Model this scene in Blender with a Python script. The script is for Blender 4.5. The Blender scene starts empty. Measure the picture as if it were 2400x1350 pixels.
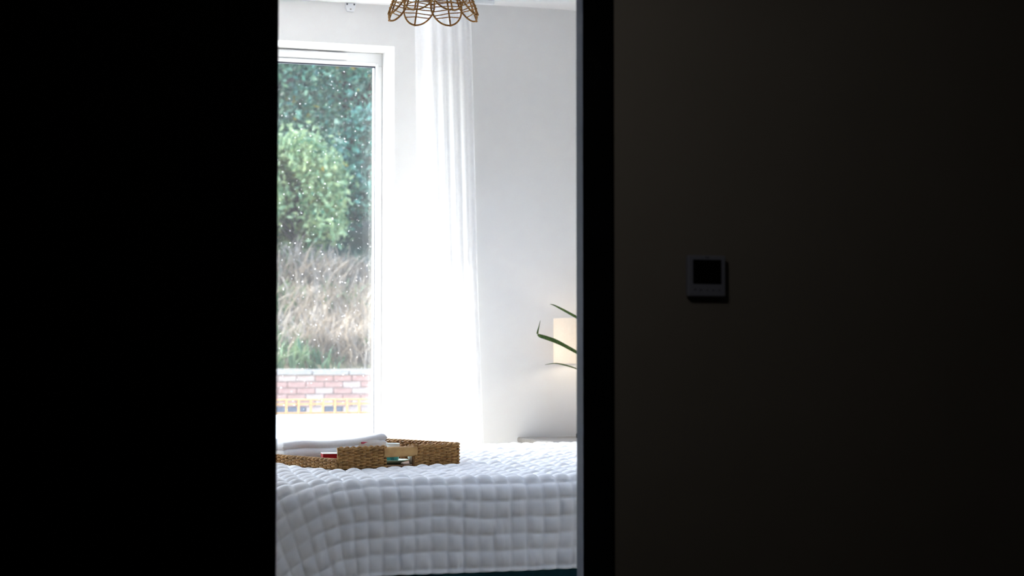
import bpy, bmesh, math, random
import numpy as np
from mathutils import Vector, Matrix, Quaternion

# ------------------------------------------------------------------ camera, sky, sun, exposure
SC = bpy.context.scene
COL = SC.collection
random.seed(7)
RNG = np.random.default_rng(7)

YAW, PITCH, FPX = math.radians(19.0), math.atan(165 / 4400), 4400.0
cam_d = bpy.data.cameras.new('camera')
cam_d.sensor_width = 36.0
cam_d.lens = FPX / 2400 * 36.0
cam_d.clip_start, cam_d.clip_end = 0.05, 500
cam_d.dof.use_dof = True
cam_d.dof.focus_distance = 7.1
cam_d.dof.aperture_fstop = 4.4
cam = bpy.data.objects.new('camera', cam_d)
COL.objects.link(cam)
cam.location = (0, 0, 1.0)
cam.rotation_euler = (math.pi / 2 + PITCH, 0, -YAW)
SC.camera = cam

SUN_DIR = Vector((0.95, -0.90, -1.50)).normalized()      # the way the sunlight travels
world = bpy.data.worlds.new('sky')
SC.world = world
world.use_nodes = True
nt = world.node_tree
sky = nt.nodes.new('ShaderNodeTexSky')
sky.sky_type = 'NISHITA'
sky.sun_disc = False
sky.sun_elevation = math.asin(-SUN_DIR.z)
sky.sun_rotation = math.atan2(-SUN_DIR.x, -SUN_DIR.y)
sky.air_density, sky.dust_density, sky.ozone_density = 1.0, 2.7, 0.85
bg = nt.nodes['Background']
bg.inputs['Strength'].default_value = 0.42
nt.links.new(sky.outputs[0], bg.inputs['Color'])

sun_d = bpy.data.lights.new('sun', 'SUN')
sun_d.energy = 3.1
sun_d.angle = math.radians(0.6)
sun_d.color = (1.0, 0.95, 0.88)
sun = bpy.data.objects.new('sun', sun_d)
COL.objects.link(sun)
sun.rotation_euler = SUN_DIR.to_track_quat('-Z', 'Y').to_euler()

SC.view_settings.view_transform = 'Standard'
SC.view_settings.look = 'None'
SC.view_settings.gamma = 1.0
SC.view_settings.use_curve_mapping = False
SC.view_settings.exposure = 2.25
SC.cycles.max_bounces = 8
SC.cycles.diffuse_bounces = 5
SC.cycles.glossy_bounces = 4
SC.cycles.transparent_max_bounces = 16
SC.cycles.sample_clamp_indirect = 6.0
SC.cycles.caustics_reflective = False
SC.cycles.caustics_refractive = False

# ------------------------------------------------------------------ materials
MATS = {}


def mat(name, col, rough=0.7, col2=None, scale=20.0, bump=0.0, bscale=None, detail=4.0, spec=0.3,
        stretch=(1, 1, 1), transl=0.0, sheen=0.0, metallic=0.0, lo=0.35, hi=0.65):
    """Procedural principled material: two-tone noise colour, fine noise relief, optional translucency."""
    m = bpy.data.materials.new(name)
    m.use_nodes = True
    n, l = m.node_tree.nodes, m.node_tree.links
    b = n['Principled BSDF']
    b.inputs['Roughness'].default_value = rough
    b.inputs['Specular IOR Level'].default_value = spec
    b.inputs['Metallic'].default_value = metallic
    if sheen:
        b.inputs['Sheen Weight'].default_value = sheen
    tc = n.new('ShaderNodeTexCoord')
    mp = n.new('ShaderNodeMapping')
    mp.inputs['Scale'].default_value = stretch
    l.new(tc.outputs['Object'], mp.inputs['Vector'])
    nz = n.new('ShaderNodeTexNoise')
    nz.inputs['Scale'].default_value = scale
    nz.inputs['Detail'].default_value = detail
    l.new(mp.outputs[0], nz.inputs['Vector'])
    rp = n.new('ShaderNodeValToRGB')
    c2 = col2 if col2 else tuple(c * 0.93 for c in col)
    rp.color_ramp.elements[0].position, rp.color_ramp.elements[1].position = lo, hi
    rp.color_ramp.elements[0].color = (*c2, 1)
    rp.color_ramp.elements[1].color = (*col, 1)
    l.new(nz.outputs['Fac'], rp.inputs['Fac'])
    l.new(rp.outputs['Color'], b.inputs['Base Color'])
    if bump:
        nb = n.new('ShaderNodeTexNoise')
        nb.inputs['Scale'].default_value = bscale or scale * 4
        nb.inputs['Detail'].default_value = 3
        l.new(mp.outputs[0], nb.inputs['Vector'])
        bp = n.new('ShaderNodeBump')
        bp.inputs['Strength'].default_value = bump
        bp.inputs['Distance'].default_value = 0.004
        l.new(nb.outputs['Fac'], bp.inputs['Height'])
        l.new(bp.outputs[0], b.inputs['Normal'])
    if transl:
        tr = n.new('ShaderNodeBsdfTranslucent')
        l.new(rp.outputs['Color'], tr.inputs['Color'])
        mx = n.new('ShaderNodeMixShader')
        mx.inputs[0].default_value = transl
        l.new(b.outputs[0], mx.inputs[1])
        l.new(tr.outputs[0], mx.inputs[2])
        l.new(mx.outputs[0], n['Material Output'].inputs['Surface'])
    MATS[name] = m
    return m


mat('wall_paint', (0.85, 0.85, 0.845), 0.9, (0.84, 0.84, 0.835), 3, 0.04, 300, spec=0.1)
mat('ceiling_paint', (0.90, 0.90, 0.91), 0.9, (0.89, 0.89, 0.90), 3, 0.04, 300, spec=0.1)
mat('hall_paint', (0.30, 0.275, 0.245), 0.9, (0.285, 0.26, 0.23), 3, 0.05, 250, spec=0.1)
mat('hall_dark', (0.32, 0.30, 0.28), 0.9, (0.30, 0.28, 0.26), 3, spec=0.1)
mat('slate_wall', (0.40, 0.41, 0.425), 0.9, (0.38, 0.39, 0.405), 3, spec=0.1)
mat('floor_wood', (0.36, 0.32, 0.27), 0.6, (0.30, 0.26, 0.21), 6, 0.1, 60, stretch=(1, 12, 1))
mat('hall_floor', (0.10, 0.08, 0.06), 0.7, (0.07, 0.055, 0.04), 6, 0.1, 60, stretch=(1, 12, 1))
mat('black_paint', (0.0022, 0.0021, 0.002), 0.95, (0.0018, 0.0017, 0.0016), 8, spec=0.0)
mat('black_lining', (0.002, 0.002, 0.002), 0.9, (0.0016, 0.0016, 0.0016), 8, spec=0.0)
mat('slate_lit_edge', (0.13, 0.155, 0.23), 0.6, (0.12, 0.145, 0.215), 10, spec=0.25)
mat('upvc', (0.86, 0.87, 0.88), 0.35, (0.85, 0.86, 0.87), 5, spec=0.4)
mat('gasket', (0.02, 0.03, 0.05), 0.5, spec=0.3)
mat('render_white', (0.82, 0.82, 0.80), 0.9, (0.74, 0.74, 0.72), 5, 0.3, 120)
mat('curtain', (0.90, 0.90, 0.91), 0.9, (0.88, 0.88, 0.89), 60, 0.05, 600, transl=0.45, spec=0.05)
mat('quilt', (0.80, 0.80, 0.81), 0.85, (0.77, 0.77, 0.785), 25, 0.06, 500, spec=0.1, sheen=0.15)
mat('teal_fabric', (0.020, 0.085, 0.105), 0.9, (0.014, 0.065, 0.085), 40, 0.2, 500, spec=0.1)
mat('mattress', (0.75, 0.75, 0.74), 0.9, spec=0.1)
mat('dark_wood', (0.05, 0.03, 0.02), 0.6, (0.03, 0.018, 0.012), 12, stretch=(1, 10, 1))
mat('rattan', (0.52, 0.29, 0.10), 0.55, (0.30, 0.145, 0.045), 70, 0.2, 300, spec=0.35)
mat('rattan_dark', (0.24, 0.12, 0.04), 0.6, (0.13, 0.06, 0.02), 70, spec=0.3)
mat('cane', (0.56, 0.33, 0.12), 0.5, (0.46, 0.25, 0.085), 30, 0.1, 200, spec=0.4)
mat('rope', (0.56, 0.30, 0.10), 0.8, (0.20, 0.09, 0.03), 160, 0.5, 300, spec=0.15)
mat('towel', (0.88, 0.88, 0.89), 0.95, (0.85, 0.85, 0.86), 120, 0.4, 700, spec=0.05, sheen=0.3)
mat('red_card', (0.55, 0.012, 0.03), 0.45, (0.50, 0.01, 0.026), 10)
mat('white_card', (0.88, 0.87, 0.87), 0.5, (0.86, 0.85, 0.85), 10)
mat('pink_print', (0.75, 0.10, 0.20), 0.5, spec=0.3)
mat('ink', (0.03, 0.02, 0.02), 0.6)
mat('teal_glaze', (0.055, 0.30, 0.31), 0.25, (0.045, 0.26, 0.275), 12, spec=0.5)
mat('white_glaze', (0.85, 0.88, 0.86), 0.25, (0.82, 0.86, 0.84), 12, spec=0.5)
mat('green_glaze', (0.40, 0.56, 0.44), 0.3, (0.34, 0.50, 0.39), 20, spec=0.5)
mat('sun_yellow', (0.62, 0.38, 0.04), 0.4, (0.50, 0.27, 0.02), 60)
mat('sun_brown', (0.06, 0.03, 0.012), 0.5, (0.035, 0.018, 0.008), 80)
mat('taupe', (0.34, 0.325, 0.31), 0.6, (0.30, 0.285, 0.27), 8, stretch=(1, 8, 1))
mat('brass_dark', (0.09, 0.075, 0.05), 0.5, spec=0.4)
mat('linen_shade', (0.93, 0.88, 0.81), 0.9, (0.90, 0.84, 0.76), 80, 0.2, 400, transl=0.55, spec=0.05, stretch=(1, 1, 8))
mat('leaf_house', (0.12, 0.20, 0.035), 0.4, (0.05, 0.10, 0.02), 30, spec=0.4, stretch=(4, 1, 1), transl=0.35)
mat('leaf_stem', (0.10, 0.075, 0.04), 0.8, (0.06, 0.045, 0.025), 60)
mat('pot', (0.30, 0.30, 0.30), 0.6, (0.24, 0.24, 0.24), 10)
mat('soil', (0.05, 0.035, 0.025), 0.95, (0.03, 0.02, 0.015), 60, 0.6)
mat('thermo_body', (0.30, 0.32, 0.40), 0.5, (0.29, 0.31, 0.39), 8, spec=0.3)
mat('thermo_screen', (0.002, 0.002, 0.002), 0.6, spec=0.05)
mat('thermo_mark', (0.06, 0.06, 0.08), 0.6)
mat('plastic_white', (0.84, 0.86, 0.90), 0.4, (0.82, 0.84, 0.88), 8)
mat('brick_a', (0.25, 0.155, 0.13), 0.9, (0.20, 0.115, 0.095), 25, 0.5, 120)
mat('brick_b', (0.28, 0.215, 0.185), 0.9, (0.22, 0.165, 0.14), 25, 0.5, 120)
mat('brick_c', (0.08, 0.085, 0.10), 0.9, (0.06, 0.063, 0.075), 25, 0.5, 120)
mat('mortar', (0.31, 0.29, 0.265), 0.95, (0.26, 0.24, 0.22), 30, 0.4, 150)
mat('coping', (0.22, 0.20, 0.18), 0.95, (0.17, 0.155, 0.14), 20, 0.5, 100)
mat('timber', (0.36, 0.21, 0.095), 0.8, (0.28, 0.15, 0.065), 20, 0.2, 80, stretch=(1, 1, 10))
mat('paving', (0.70, 0.68, 0.65), 0.9, (0.62, 0.60, 0.57), 3, 0.3, 60)
mat('earth', (0.20, 0.16, 0.10), 0.95, (0.12, 0.11, 0.06), 4, 0.6, 20)
mat('hillside', (0.035, 0.075, 0.045), 0.95, (0.02, 0.045, 0.035), 1.2, 0.8, 8)
mat('bark', (0.05, 0.045, 0.04), 0.95, (0.03, 0.028, 0.025), 12, 0.6, 60, stretch=(4, 4, 1))
mat('leaf_teal', (0.15, 0.36, 0.25), 0.32, (0.006, 0.055, 0.045), 5.0, spec=0.5, transl=0.35)
mat('leaf_light', (0.46, 0.52, 0.26), 0.35, (0.06, 0.17, 0.075), 6.0, spec=0.5, transl=0.45)
mat('leaf_mid', (0.30, 0.46, 0.27), 0.32, (0.015, 0.09, 0.065), 5.0, spec=0.5, transl=0.4)
mat('leaf_gold', (0.45, 0.32, 0.05), 0.5, (0.35, 0.24, 0.04), 3, transl=0.4)
mat('grass_dry', (0.29, 0.24, 0.19), 0.8, (0.16, 0.13, 0.10), 1.6, transl=0.25)
mat('grass_green', (0.13, 0.18, 0.09), 0.7, (0.06, 0.115, 0.065), 1.6, transl=0.3)

# thin window glass: clear pane with a Fresnel reflection
m = bpy.data.materials.new('glass')
m.use_nodes = True
n, l = m.node_tree.nodes, m.node_tree.links
n.remove(n['Principled BSDF'])
tb = n.new('ShaderNodeBsdfTransparent'); tb.inputs[0].default_value = (0.90, 0.96, 0.95, 1)
gb = n.new('ShaderNodeBsdfGlossy'); gb.inputs['Roughness'].default_value = 0.0
fr = n.new('ShaderNodeFresnel'); fr.inputs['IOR'].default_value = 1.75
mx = n.new('ShaderNodeMixShader')
dirt_haze = n.new('ShaderNodeBsdfTranslucent'); dirt_haze.inputs[0].default_value = (0.92, 0.96, 1.0, 1)   # dirt specks, plus a thin haze standing in for reflected glare
tcg = n.new('ShaderNodeTexCoord'); ng = n.new('ShaderNodeTexNoise'); ng.inputs['Scale'].default_value = 90
l.new(tcg.outputs['Object'], ng.inputs['Vector'])
mr = n.new('ShaderNodeMapRange'); mr.inputs[1].default_value = .70; mr.inputs[2].default_value = .74; mr.inputs[3].default_value = .012; mr.inputs[4].default_value = .35
l.new(ng.outputs['Fac'], mr.inputs[0])
m0 = n.new('ShaderNodeMixShader')
l.new(mr.outputs[0], m0.inputs[0]); l.new(tb.outputs[0], m0.inputs[1]); l.new(dirt_haze.outputs[0], m0.inputs[2])
l.new(fr.outputs[0], mx.inputs[0]); l.new(m0.outputs[0], mx.inputs[1]); l.new(gb.outputs[0], mx.inputs[2])
l.new(mx.outputs[0], n['Material Output'].inputs['Surface'])
MATS['glass'] = m


def emis(name, col, strength):
    m = bpy.data.materials.new(name)
    m.use_nodes = True
    n, l = m.node_tree.nodes, m.node_tree.links
    n.remove(n['Principled BSDF'])
    e = n.new('ShaderNodeEmission')
    e.inputs[0].default_value = (*col, 1)
    e.inputs[1].default_value = strength
    l.new(e.outputs[0], n['Material Output'].inputs['Surface'])
    MATS[name] = m


emis('bulb_glow', (1.0, 0.86, 0.70), 5.2)
emis('fill_globe_glow', (1.0, 0.94, 0.88), 3.0)


# ------------------------------------------------------------------ builders
class MB:
    """Collects simple solids, then links them as ONE mesh object."""

    def __init__(self):
        self.v, self.f = [], []

    def add(self, vs, fs):
        o = len(self.v)
        self.v += [tuple(map(float, p)) for p in vs]
        self.f += [tuple(i + o for i in q) for q in fs]
        return self

    def box(self, x0, x1, y0, y1, z0, z1):
        return self.add([(x0, y0, z0), (x1, y0, z0), (x1, y1, z0), (x0, y1, z0), (x0, y0, z1), (x1, y0, z1), (x1, y1, z1), (x0, y1, z1)],
                        [(0, 3, 2, 1), (4, 5, 6, 7), (0, 1, 5, 4), (1, 2, 6, 5), (2, 3, 7, 6), (3, 0, 4, 7)])

    def tube(self, pts, r, sides=6, closed=False, cap=True, flat=1.0):
        pts = [Vector(p) for p in pts]
        k = len(pts)
        rr = r if hasattr(r, '__len__') else [r] * k
        vs, fs = [], []
        ref = None
        for i, p in enumerate(pts):
            a = pts[(i - 1) % k] if (closed or i > 0) else p
            b = pts[(i + 1) % k] if (closed or i < k - 1) else p
            t = (b - a).normalized()
            if ref is None:
                ref = Vector((0, 0, 1)) if abs(t.z) < 0.9 else Vector((1, 0, 0))
            u = (ref - t * ref.dot(t)).normalized()
            ref = u
            w = t.cross(u)
            for s in range(sides):
                an = 2 * math.pi * s / sides
                vs.append(p + u * math.cos(an) * rr[i] + w * math.sin(an) * rr[i] * flat)
        for i in range(k if closed else k - 1):
            j = (i + 1) % k
            for s in range(sides):
                s2 = (s + 1) % sides
                fs.append((i * sides + s, j * sides + s, j * sides + s2, i * sides + s2))
        if cap and not closed:
            fs.append(tuple(range(sides)))
            fs.append(tuple((k - 1) * sides + s for s in reversed(range(sides))))
        return self.add(vs, fs)

    def lathe(self, prof, c=(0, 0, 0), seg=40):
        vs, fs = [], []
        for (r, z) in prof:
            for s in range(seg):
                a = 2 * math.pi * s / seg
                vs.append((c[0] + r * math.cos(a), c[1] + r * math.sin(a), c[2] + z))
        for i in range(len(prof) - 1):
            for s in range(seg):
                s2 = (s + 1) % seg
                fs.append((i * seg + s, i * seg + s2, (i + 1) * seg + s2, (i + 1) * seg + s))
        return self.add(vs, fs)

    def build(self, name, material, parent=None, smooth=False, bevel=0.0, seg=2):
        me = bpy.data.meshes.new(name)
        me.from_pydata(self.v, [], self.f)
        me.materials.append(MATS[material])
        if smooth:
            me.polygons.foreach_set('use_smooth', [True] * len(me.polygons))
        me.update()
        o = bpy.data.objects.new(name, me)
        COL.objects.link(o)
        if parent is not None:
            o.parent = parent
        if bevel:
            bm_ = o.modifiers.new('bevel', 'BEVEL')
            bm_.width, bm_.segments, bm_.limit_method = bevel, seg, 'ANGLE'
        return o


def np_mesh(name, V, F, material, parent=None, smooth=False):
    me = bpy.data.meshes.new(name)
    F = np.asarray(F, dtype=np.int32)
    nv, nf, k = len(V), len(F), F.shape[1]
    me.vertices.add(nv)
    me.vertices.foreach_set('co', np.asarray(V, dtype=np.float32).ravel())
    me.loops.add(nf * k)
    me.loops.foreach_set('vertex_index', F.ravel())
    me.polygons.add(nf)
    me.polygons.foreach_set('loop_start', np.arange(0, nf * k, k, dtype=np.int32))
    me.materials.append(MATS[material])
    if smooth:
        me.polygons.foreach_set('use_smooth', np.ones(nf, dtype=bool))
    me.update(calc_edges=True)
    me.validate()
    o = bpy.data.objects.new(name, me)
    COL.objects.link(o)
    if parent is not None:
        o.parent = parent
    return o


def empty(name, loc=(0, 0, 0), rz=0.0):
    o = bpy.data.objects.new(name, None)
    o.empty_display_size = 0.1
    COL.objects.link(o)
    o.location = loc
    o.rotation_euler = (0, 0, rz)
    return o


def tag(o, label=None, cat=None, group=None, kind=None):
    if label: o['label'] = label
    if cat: o['category'] = cat
    if group: o['group'] = group
    if kind: o['kind'] = kind
    return o


def struct(o, label=None, cat=None):
    o['kind'] = 'structure'
    if label: o['label'] = label
    if cat: o['category'] = cat
    return o


def grid_faces(nu, nv):
    i = np.arange((nu - 1) * (nv - 1))
    a = (i // (nv - 1)) * nv + i % (nv - 1)
    return np.stack([a, a + nv, a + nv + 1, a + 1], 1)


def vnoise(x, y, seed=0):
    """smooth value noise on numpy arrays, range -1..1"""
    r = np.random.default_rng(seed)
    T = r.uniform(-1, 1, (64, 64))
    xi, yi = np.floor(x).astype(int), np.floor(y).astype(int)
    fx, fy = x - xi, y - yi
    fx, fy = fx * fx * (3 - 2 * fx), fy * fy * (3 - 2 * fy)
    g = lambda i, j: T[i % 64, j % 64]
    return (g(xi, yi) * (1 - fx) + g(xi + 1, yi) * fx) * (1 - fy) + (g(xi, yi + 1) * (1 - fx) + g(xi + 1, yi + 1) * fx) * fy


# ------------------------------------------------------------------ the setting: bedroom shell
CEIL = 2.806
Y_DOOR, Y_DOORB = 3.95, 4.174        # door wall: hall face, bedroom face
Y_FAR, Y_STEP = 9.24, 9.055          # window wall, and the wall right of the curtain that steps forward
Y_OUT = 9.62                         # outside face of the window wall
X_L, X_R = -0.9, 3.72
WX0, WX1, WZ1 = -0.40, 2.544, 2.596   # window opening

struct(MB().box(X_L - .2, X_R + .2, Y_DOORB - .224, Y_OUT, -0.12, 0.0).build('floor', 'floor_wood'), 'pale timber bedroom floor beyond the doorway', 'floor')
KX0, KX1, KY0, KY1 = 2.42, 3.52, 6.95, 8.55          # opening of a skylight added for brightness over the bed head
w = MB()
w.box(X_L - .2, KX0, 6.0, Y_OUT, CEIL, CEIL + .2).box(KX1, X_R + .2, 6.0, Y_OUT, CEIL, CEIL + .2)
w.box(KX0, KX1, KY1, Y_OUT, CEIL, CEIL + .2)
JX0, JX1, JY0, JY1 = 2.0, 3.1, 4.85, 6.0             # a second skylight added for brightness, between door and bed
w.box(KX0, KX1, JY1, KY0, CEIL, CEIL + .2)
w.box(X_L - .2, JX0, Y_DOORB - .224, JY1, CEIL, CEIL + .2).box(JX1, X_R + .2, Y_DOORB - .224, JY1, CEIL, CEIL + .2).box(JX0, JX1, Y_DOORB - .224, JY0, CEIL, CEIL + .2)
struct(w.build('ceiling', 'ceiling_paint'), 'white bedroom ceiling above the pendant lamp', 'ceiling')
w = MB()
w.box(X_L - .2, WX0, Y_FAR, Y_OUT, 0, CEIL).box(WX1, X_R + .2, Y_FAR, Y_OUT, 0, CEIL)
w.box(WX0, WX1, Y_FAR, Y_OUT, WZ1, CEIL).box(WX0, WX1, Y_FAR, Y_OUT, -0.02, 0.04)
struct(w.build('wall_far', 'wall_paint'), 'white far bedroom wall around the tall window', 'wall')
struct(MB().box(2.74, X_R + .2, Y_STEP, Y_FAR + .01, 0, CEIL).build('wall_far_right', 'wall_paint'), 'off-white bedroom wall right of the curtain, behind the lamp', 'wall')
struct(MB().box(X_L - .2, X_L, Y_DOORB, Y_FAR, 0, CEIL).build('wall_left', 'slate_wall'), 'pale grey left bedroom wall out of the doorway view', 'wall')
struct(MB().box(X_R, X_R + .2, Y_DOORB, Y_STEP, 0, CEIL).build('wall_right', 'wall_paint'), 'white right bedroom wall behind the headboard', 'wall')
DX0, DX1, DZ = 0.06, 1.606, 2.12     # double doorway
w = MB()
w.box(X_L - .2, DX0, Y_DOOR + .012, Y_DOORB, 0, CEIL).box(DX1, X_R + .2, Y_DOOR + .012, Y_DOORB, 0, CEIL)
w.box(DX0, DX1, Y_DOOR + .012, Y_DOORB, DZ, CEIL)
struct(w.build('wall_door', 'slate_wall'), 'pale grey bedroom side of the doorway wall', 'wall')

# hall side: dark painted plaster skin and the rest of the hall
w = MB()
w.box(-2.2, DX0, Y_DOOR, Y_DOOR + .012, 0, 2.6).box(DX1, 4.2, Y_DOOR, Y_DOOR + .012, 0, 2.6).box(DX0, DX1, Y_DOOR, Y_DOOR + .012, DZ, 2.6)
struct(w.build('wall_hall', 'hall_paint'), 'dim taupe hall wall that carries the thermostat', 'wall')
struct(MB().box(-2.4, -2.2, -1.6, Y_DOOR, 0, 2.6).build('wall_hall_left', 'hall_dark'), 'dark left wall of the hall', 'wall')
struct(MB().box(4.2, 4.4, -1.6, Y_DOOR + .012, 0, 2.6).build('wall_hall_right', 'hall_dark'), 'dark right wall of the hall', 'wall')
struct(MB().box(-2.4, 4.4, -1.8, -1.6, 0, 2.6).build('wall_hall_back', 'hall_dark'), 'dark rear wall of the hall', 'wall')
struct(MB().box(-2.4, 4.4, -1.8, Y_DOORB - .224, -.12, 0).build('floor_hall', 'hall_floor'), 'dark timber hall floor', 'floor')
struct(MB().box(-2.4, 4.4, -1.8, Y_DOORB - .21, 2.6, 2.75).build('ceiling_hall', 'hall_dark'), 'dark hall ceiling', 'ceiling')

# door frame lining on the right, its bedroom-side strip, head lining
struct(MB().box(DX1 - .006, DX1, Y_DOOR - .001, 4.132, 0, DZ).build('trim_1', 'black_lining', bevel=.001), 'black door lining on the right of the doorway', 'door frame')
struct(MB().box(DX1 - .006, DX1 + .0, 4.132, Y_DOORB + .002, 0, DZ).build('trim_2', 'slate_lit_edge', bevel=.001), 'slate grey edge strip at the bedroom side of the lining, toned as if lit', 'door frame')  # casing and lit end of the lining; the light is put into its colour
struct(MB().box(DX0, DX1 - .006, Y_DOOR, Y_DOORB, DZ - .03, DZ).build('trim_3', 'black_lining'), 'black head lining over the doorway', 'door frame')
struct(MB().box(DX0, DX0 + .012, Y_DOOR - .001, Y_DOORB, 0, DZ - .03).build('trim_4', 'black_lining'), 'black door lining at the hinge side', 'door frame')

# closed left leaf of the double door: frame members and two sunk panels
door = struct(empty('door_1', (DX0 + .014, Y_DOOR + .004, 0.0)), 'black closed door leaf on the left of the doorway', 'door')
LW = 0.832 - (DX0 + .014)
MB().box(0, .11, 0, .042, .006, DZ - .034).build('hinge_stile', 'black_paint', door, bevel=.003)
MB().box(LW - .11, LW, 0, .042, .006, DZ - .034).build('meeting_stile', 'black_paint', door, bevel=.004)
for z0, z1 in ((.006, .22), (.92, 1.06), (DZ - .15, DZ - .034)):
    MB().box(.11, LW - .11, .0005, .0415, z0, z1).build('rail', 'black_paint', door, bevel=.002)
for z0, z1 in ((.22, .92), (1.06, DZ - .15)):
    MB().box(.11, LW - .11, .012, .030, z0, z1).build('panel', 'black_paint', door)

# ------------------------------------------------------------------ window in the far wall
FY0, FY1 = 9.475, 9.545
win = struct(empty('window_1', (0, 0, 0)), 'tall white framed window looking onto the garden', 'window')
MX = 1.30                                            # mullion, out of view
GX1, GZ0, GZ1 = 2.508, 0.11, 2.528
f = MB()
f.box(WX0, WX1, FY0, FY1, GZ1, WZ1).box(WX0, WX1, FY0, FY1, .04, GZ0)
f.box(GX1, WX1, FY0, FY1, GZ0, GZ1).box(WX0, WX0 + .036, FY0, FY1, GZ0, GZ1).box(MX - .035, MX + .035, FY0, FY1, GZ0, GZ1)
f.build('window_frame', 'upvc', win, bevel=.004)
def bead(x0, x1):
    b = MB()
    b.box(x0, x1, FY0 - .008, FY0 + .02, GZ1 - .0, GZ1 + .018)
    b.box(x0, x1, FY0 - .008, FY0 + .02, GZ0 - .018, GZ0)
    b.box(x1, x1 + .014, FY0 - .008, FY0 + .02, GZ0 - .018, GZ1 + .018)
    b.box(x0 - .014, x0, FY0 - .008, FY0 + .02, GZ0 - .018, GZ1 + .018)
    b.build('glazing_bead', 'upvc', win, bevel=.004)
    g = MB()
    g.box(x0, x1, FY0 + .006, FY0 + .024, GZ1 - .007, GZ1).box(x0, x1, FY0 + .006, FY0 + .024, GZ0, GZ0 + .007)
    g.box(x1 - .0018, x1, FY0 + .006, FY0 + .024, GZ0, GZ1).box(x0, x0 + .0035, FY0 + .006, FY0 + .024, GZ0, GZ1)
    g.build('gasket', 'gasket', win)
    MB().add([(x0, FY0 + .022, GZ0), (x1, FY0 + .022, GZ0), (x1, FY0 + .022, GZ1), (x0, FY0 + .022, GZ1)], [(0, 1, 2, 3)]).build('pane', 'glass', win)
bead(WX0 + .036, MX - .035)
bead(MX + .035, GX1)
tv = MB().box(1.86, 2.351, FY0 - .022, FY0, 2.552, 2.588).build('trickle_vent', 'upvc', win, bevel=.006)
MB().box(1.88, 2.331, FY0 - .026, FY0 - .022, 2.556, 2.562).build('vent_flap', 'upvc', tv, bevel=.001)
struct(MB().box(WX0, WX1, Y_FAR + .01, FY0, .04, .046).build('window_sill', 'upvc', bevel=.002), 'white low sill at the foot of the tall window', 'sill')

# two skylights added to brighten the room, unseen above the view
def fill_skylight(name, label, x0, x1, y0, y1):
    r_ = struct(empty(name, (0, 0, 0)), label, 'window')
    f = MB()
    za, zb = CEIL + .12, CEIL + .19
    f.box(x0, x1, y0, y0 + .05, za, zb).box(x0, x1, y1 - .05, y1, za, zb)
    f.box(x0, x0 + .05, y0 + .05, y1 - .05, za, zb).box(x1 - .05, x1, y0 + .05, y1 - .05, za, zb)
    f.build('window_frame', 'upvc', r_, bevel=.004)
    MB().add([(x0 + .05, y0 + .05, za + .03), (x1 - .05, y0 + .05, za + .03), (x1 - .05, y1 - .05, za + .03), (x0 + .05, y1 - .05, za + .03)], [(0, 1, 2, 3)]).build('pane', 'glass', r_)


fill_skylight('fill_skylight_1', 'white framed skylight added over the head of the bed to brighten the room', KX0, KX1, KY0, KY1)
fill_skylight('fill_skylight_2', 'white framed skylight added between the door and the bed to brighten the room', JX0, JX1, JY0, JY1)

# ------------------------------------------------------------------ bed and quilt
BX0, BX1, BY0, BY1 = 1.08, 3.48, 6.62, 8.36          # outline of the made-up bed at the rim
bed = tag(empty('bed', (0, 0, 0)), 'double bed with a dark teal upholstered base under the white quilt', 'bed')
def slab(x0, x1, y0, y1, z0, z1, R_):
    """box with the two foot corners rounded in plan"""
    out = [(x1, y0), (x1, y1)]
    out += [(x0 + R_ - R_ * math.sin(a), y1 - R_ + R_ * math.cos(a)) for a in [math.pi / 2 * k / 10 for k in range(11)]]
    out += [(x0 + R_ - R_ * math.cos(a), y0 + R_ - R_ * math.sin(a)) for a in [math.pi / 2 * k / 10 for k in range(11)]]
    n_ = len(out)
    return MB().add([(x, y, z0) for x, y in out] + [(x, y, z1) for x, y in out],
                    [tuple(range(n_))[::-1], tuple(range(n_, 2 * n_))] + [(k, (k + 1) % n_, n_ + (k + 1) % n_, n_ + k) for k in range(n_)])


slab(BX0 + .10, BX1, BY0 + .06, BY1 - .06, .10, .34, .60).build('base', 'teal_fabric', bed, bevel=.015, seg=3)
slab(BX0 + .11, BX1 - .01, BY0 + .07, BY1 - .07, .341, .47, .60).build('mattress', 'mattress', bed, bevel=.04, seg=4)
MB().box(BX1 + .0, BX1 + .09, BY0 + .02, BY1 - .02, .02, 1.15).build('headboard', 'teal_fabric', bed, bevel=.02, seg=3)
for lx in (BX0 + .50, BX1 - .14):
    for ly in (BY0 + .15, BY1 - .15):
        MB().lathe([(0, 0), (.02, 0), (.028, .10), (0, .10)], (lx, ly, 0), 16).build('leg', 'dark_wood', bed)


TA = Vector((1.705, 6.985, 0))                        # near corner of the tray that lies on the quilt
TRZ = math.radians(21)
TW, TL = .585, .70                                    # along the handle ends, along the long sides
TZ = .574


def bed_top(X, Y):
    """height of the soft bed top: lower along the near edge, crowned further in"""
    t = np.clip((Y - BY0) / 0.85, 0, 1)
    z = .553 + .040 * (t * t * (3 - 2 * t))
    e = np.clip((BY1 + .02 - Y) / .12, 0, 1)
    z = z - .0 * (1 - e)
    # sags at the foot corner
    c = np.clip(1 - np.hypot((X - BX0) / .80, (Y - BY0) / .75), 0, 1)
    z = z - .045 * c * c * (3 - 2 * c)
    z = z + .006 * vnoise(X * 2.3 + 3, Y * 2.3, 5)
    # pressed flat under the tray
    lx, ly = X - TA.x, Y - TA.y
    tx, ty = lx * math.cos(TRZ) + ly * math.sin(TRZ), -lx * math.sin(TRZ) + ly * math.cos(TRZ)
    d = np.hypot(np.maximum(np.abs(tx - TW / 2) - TW / 2, 0), np.maximum(np.abs(ty - TL / 2) - TL / 2, 0))
    lim = TZ - .012 + np.clip(d / .16, 0, 1) ** 2 * .05
    return np.minimum(z, lim)


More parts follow.
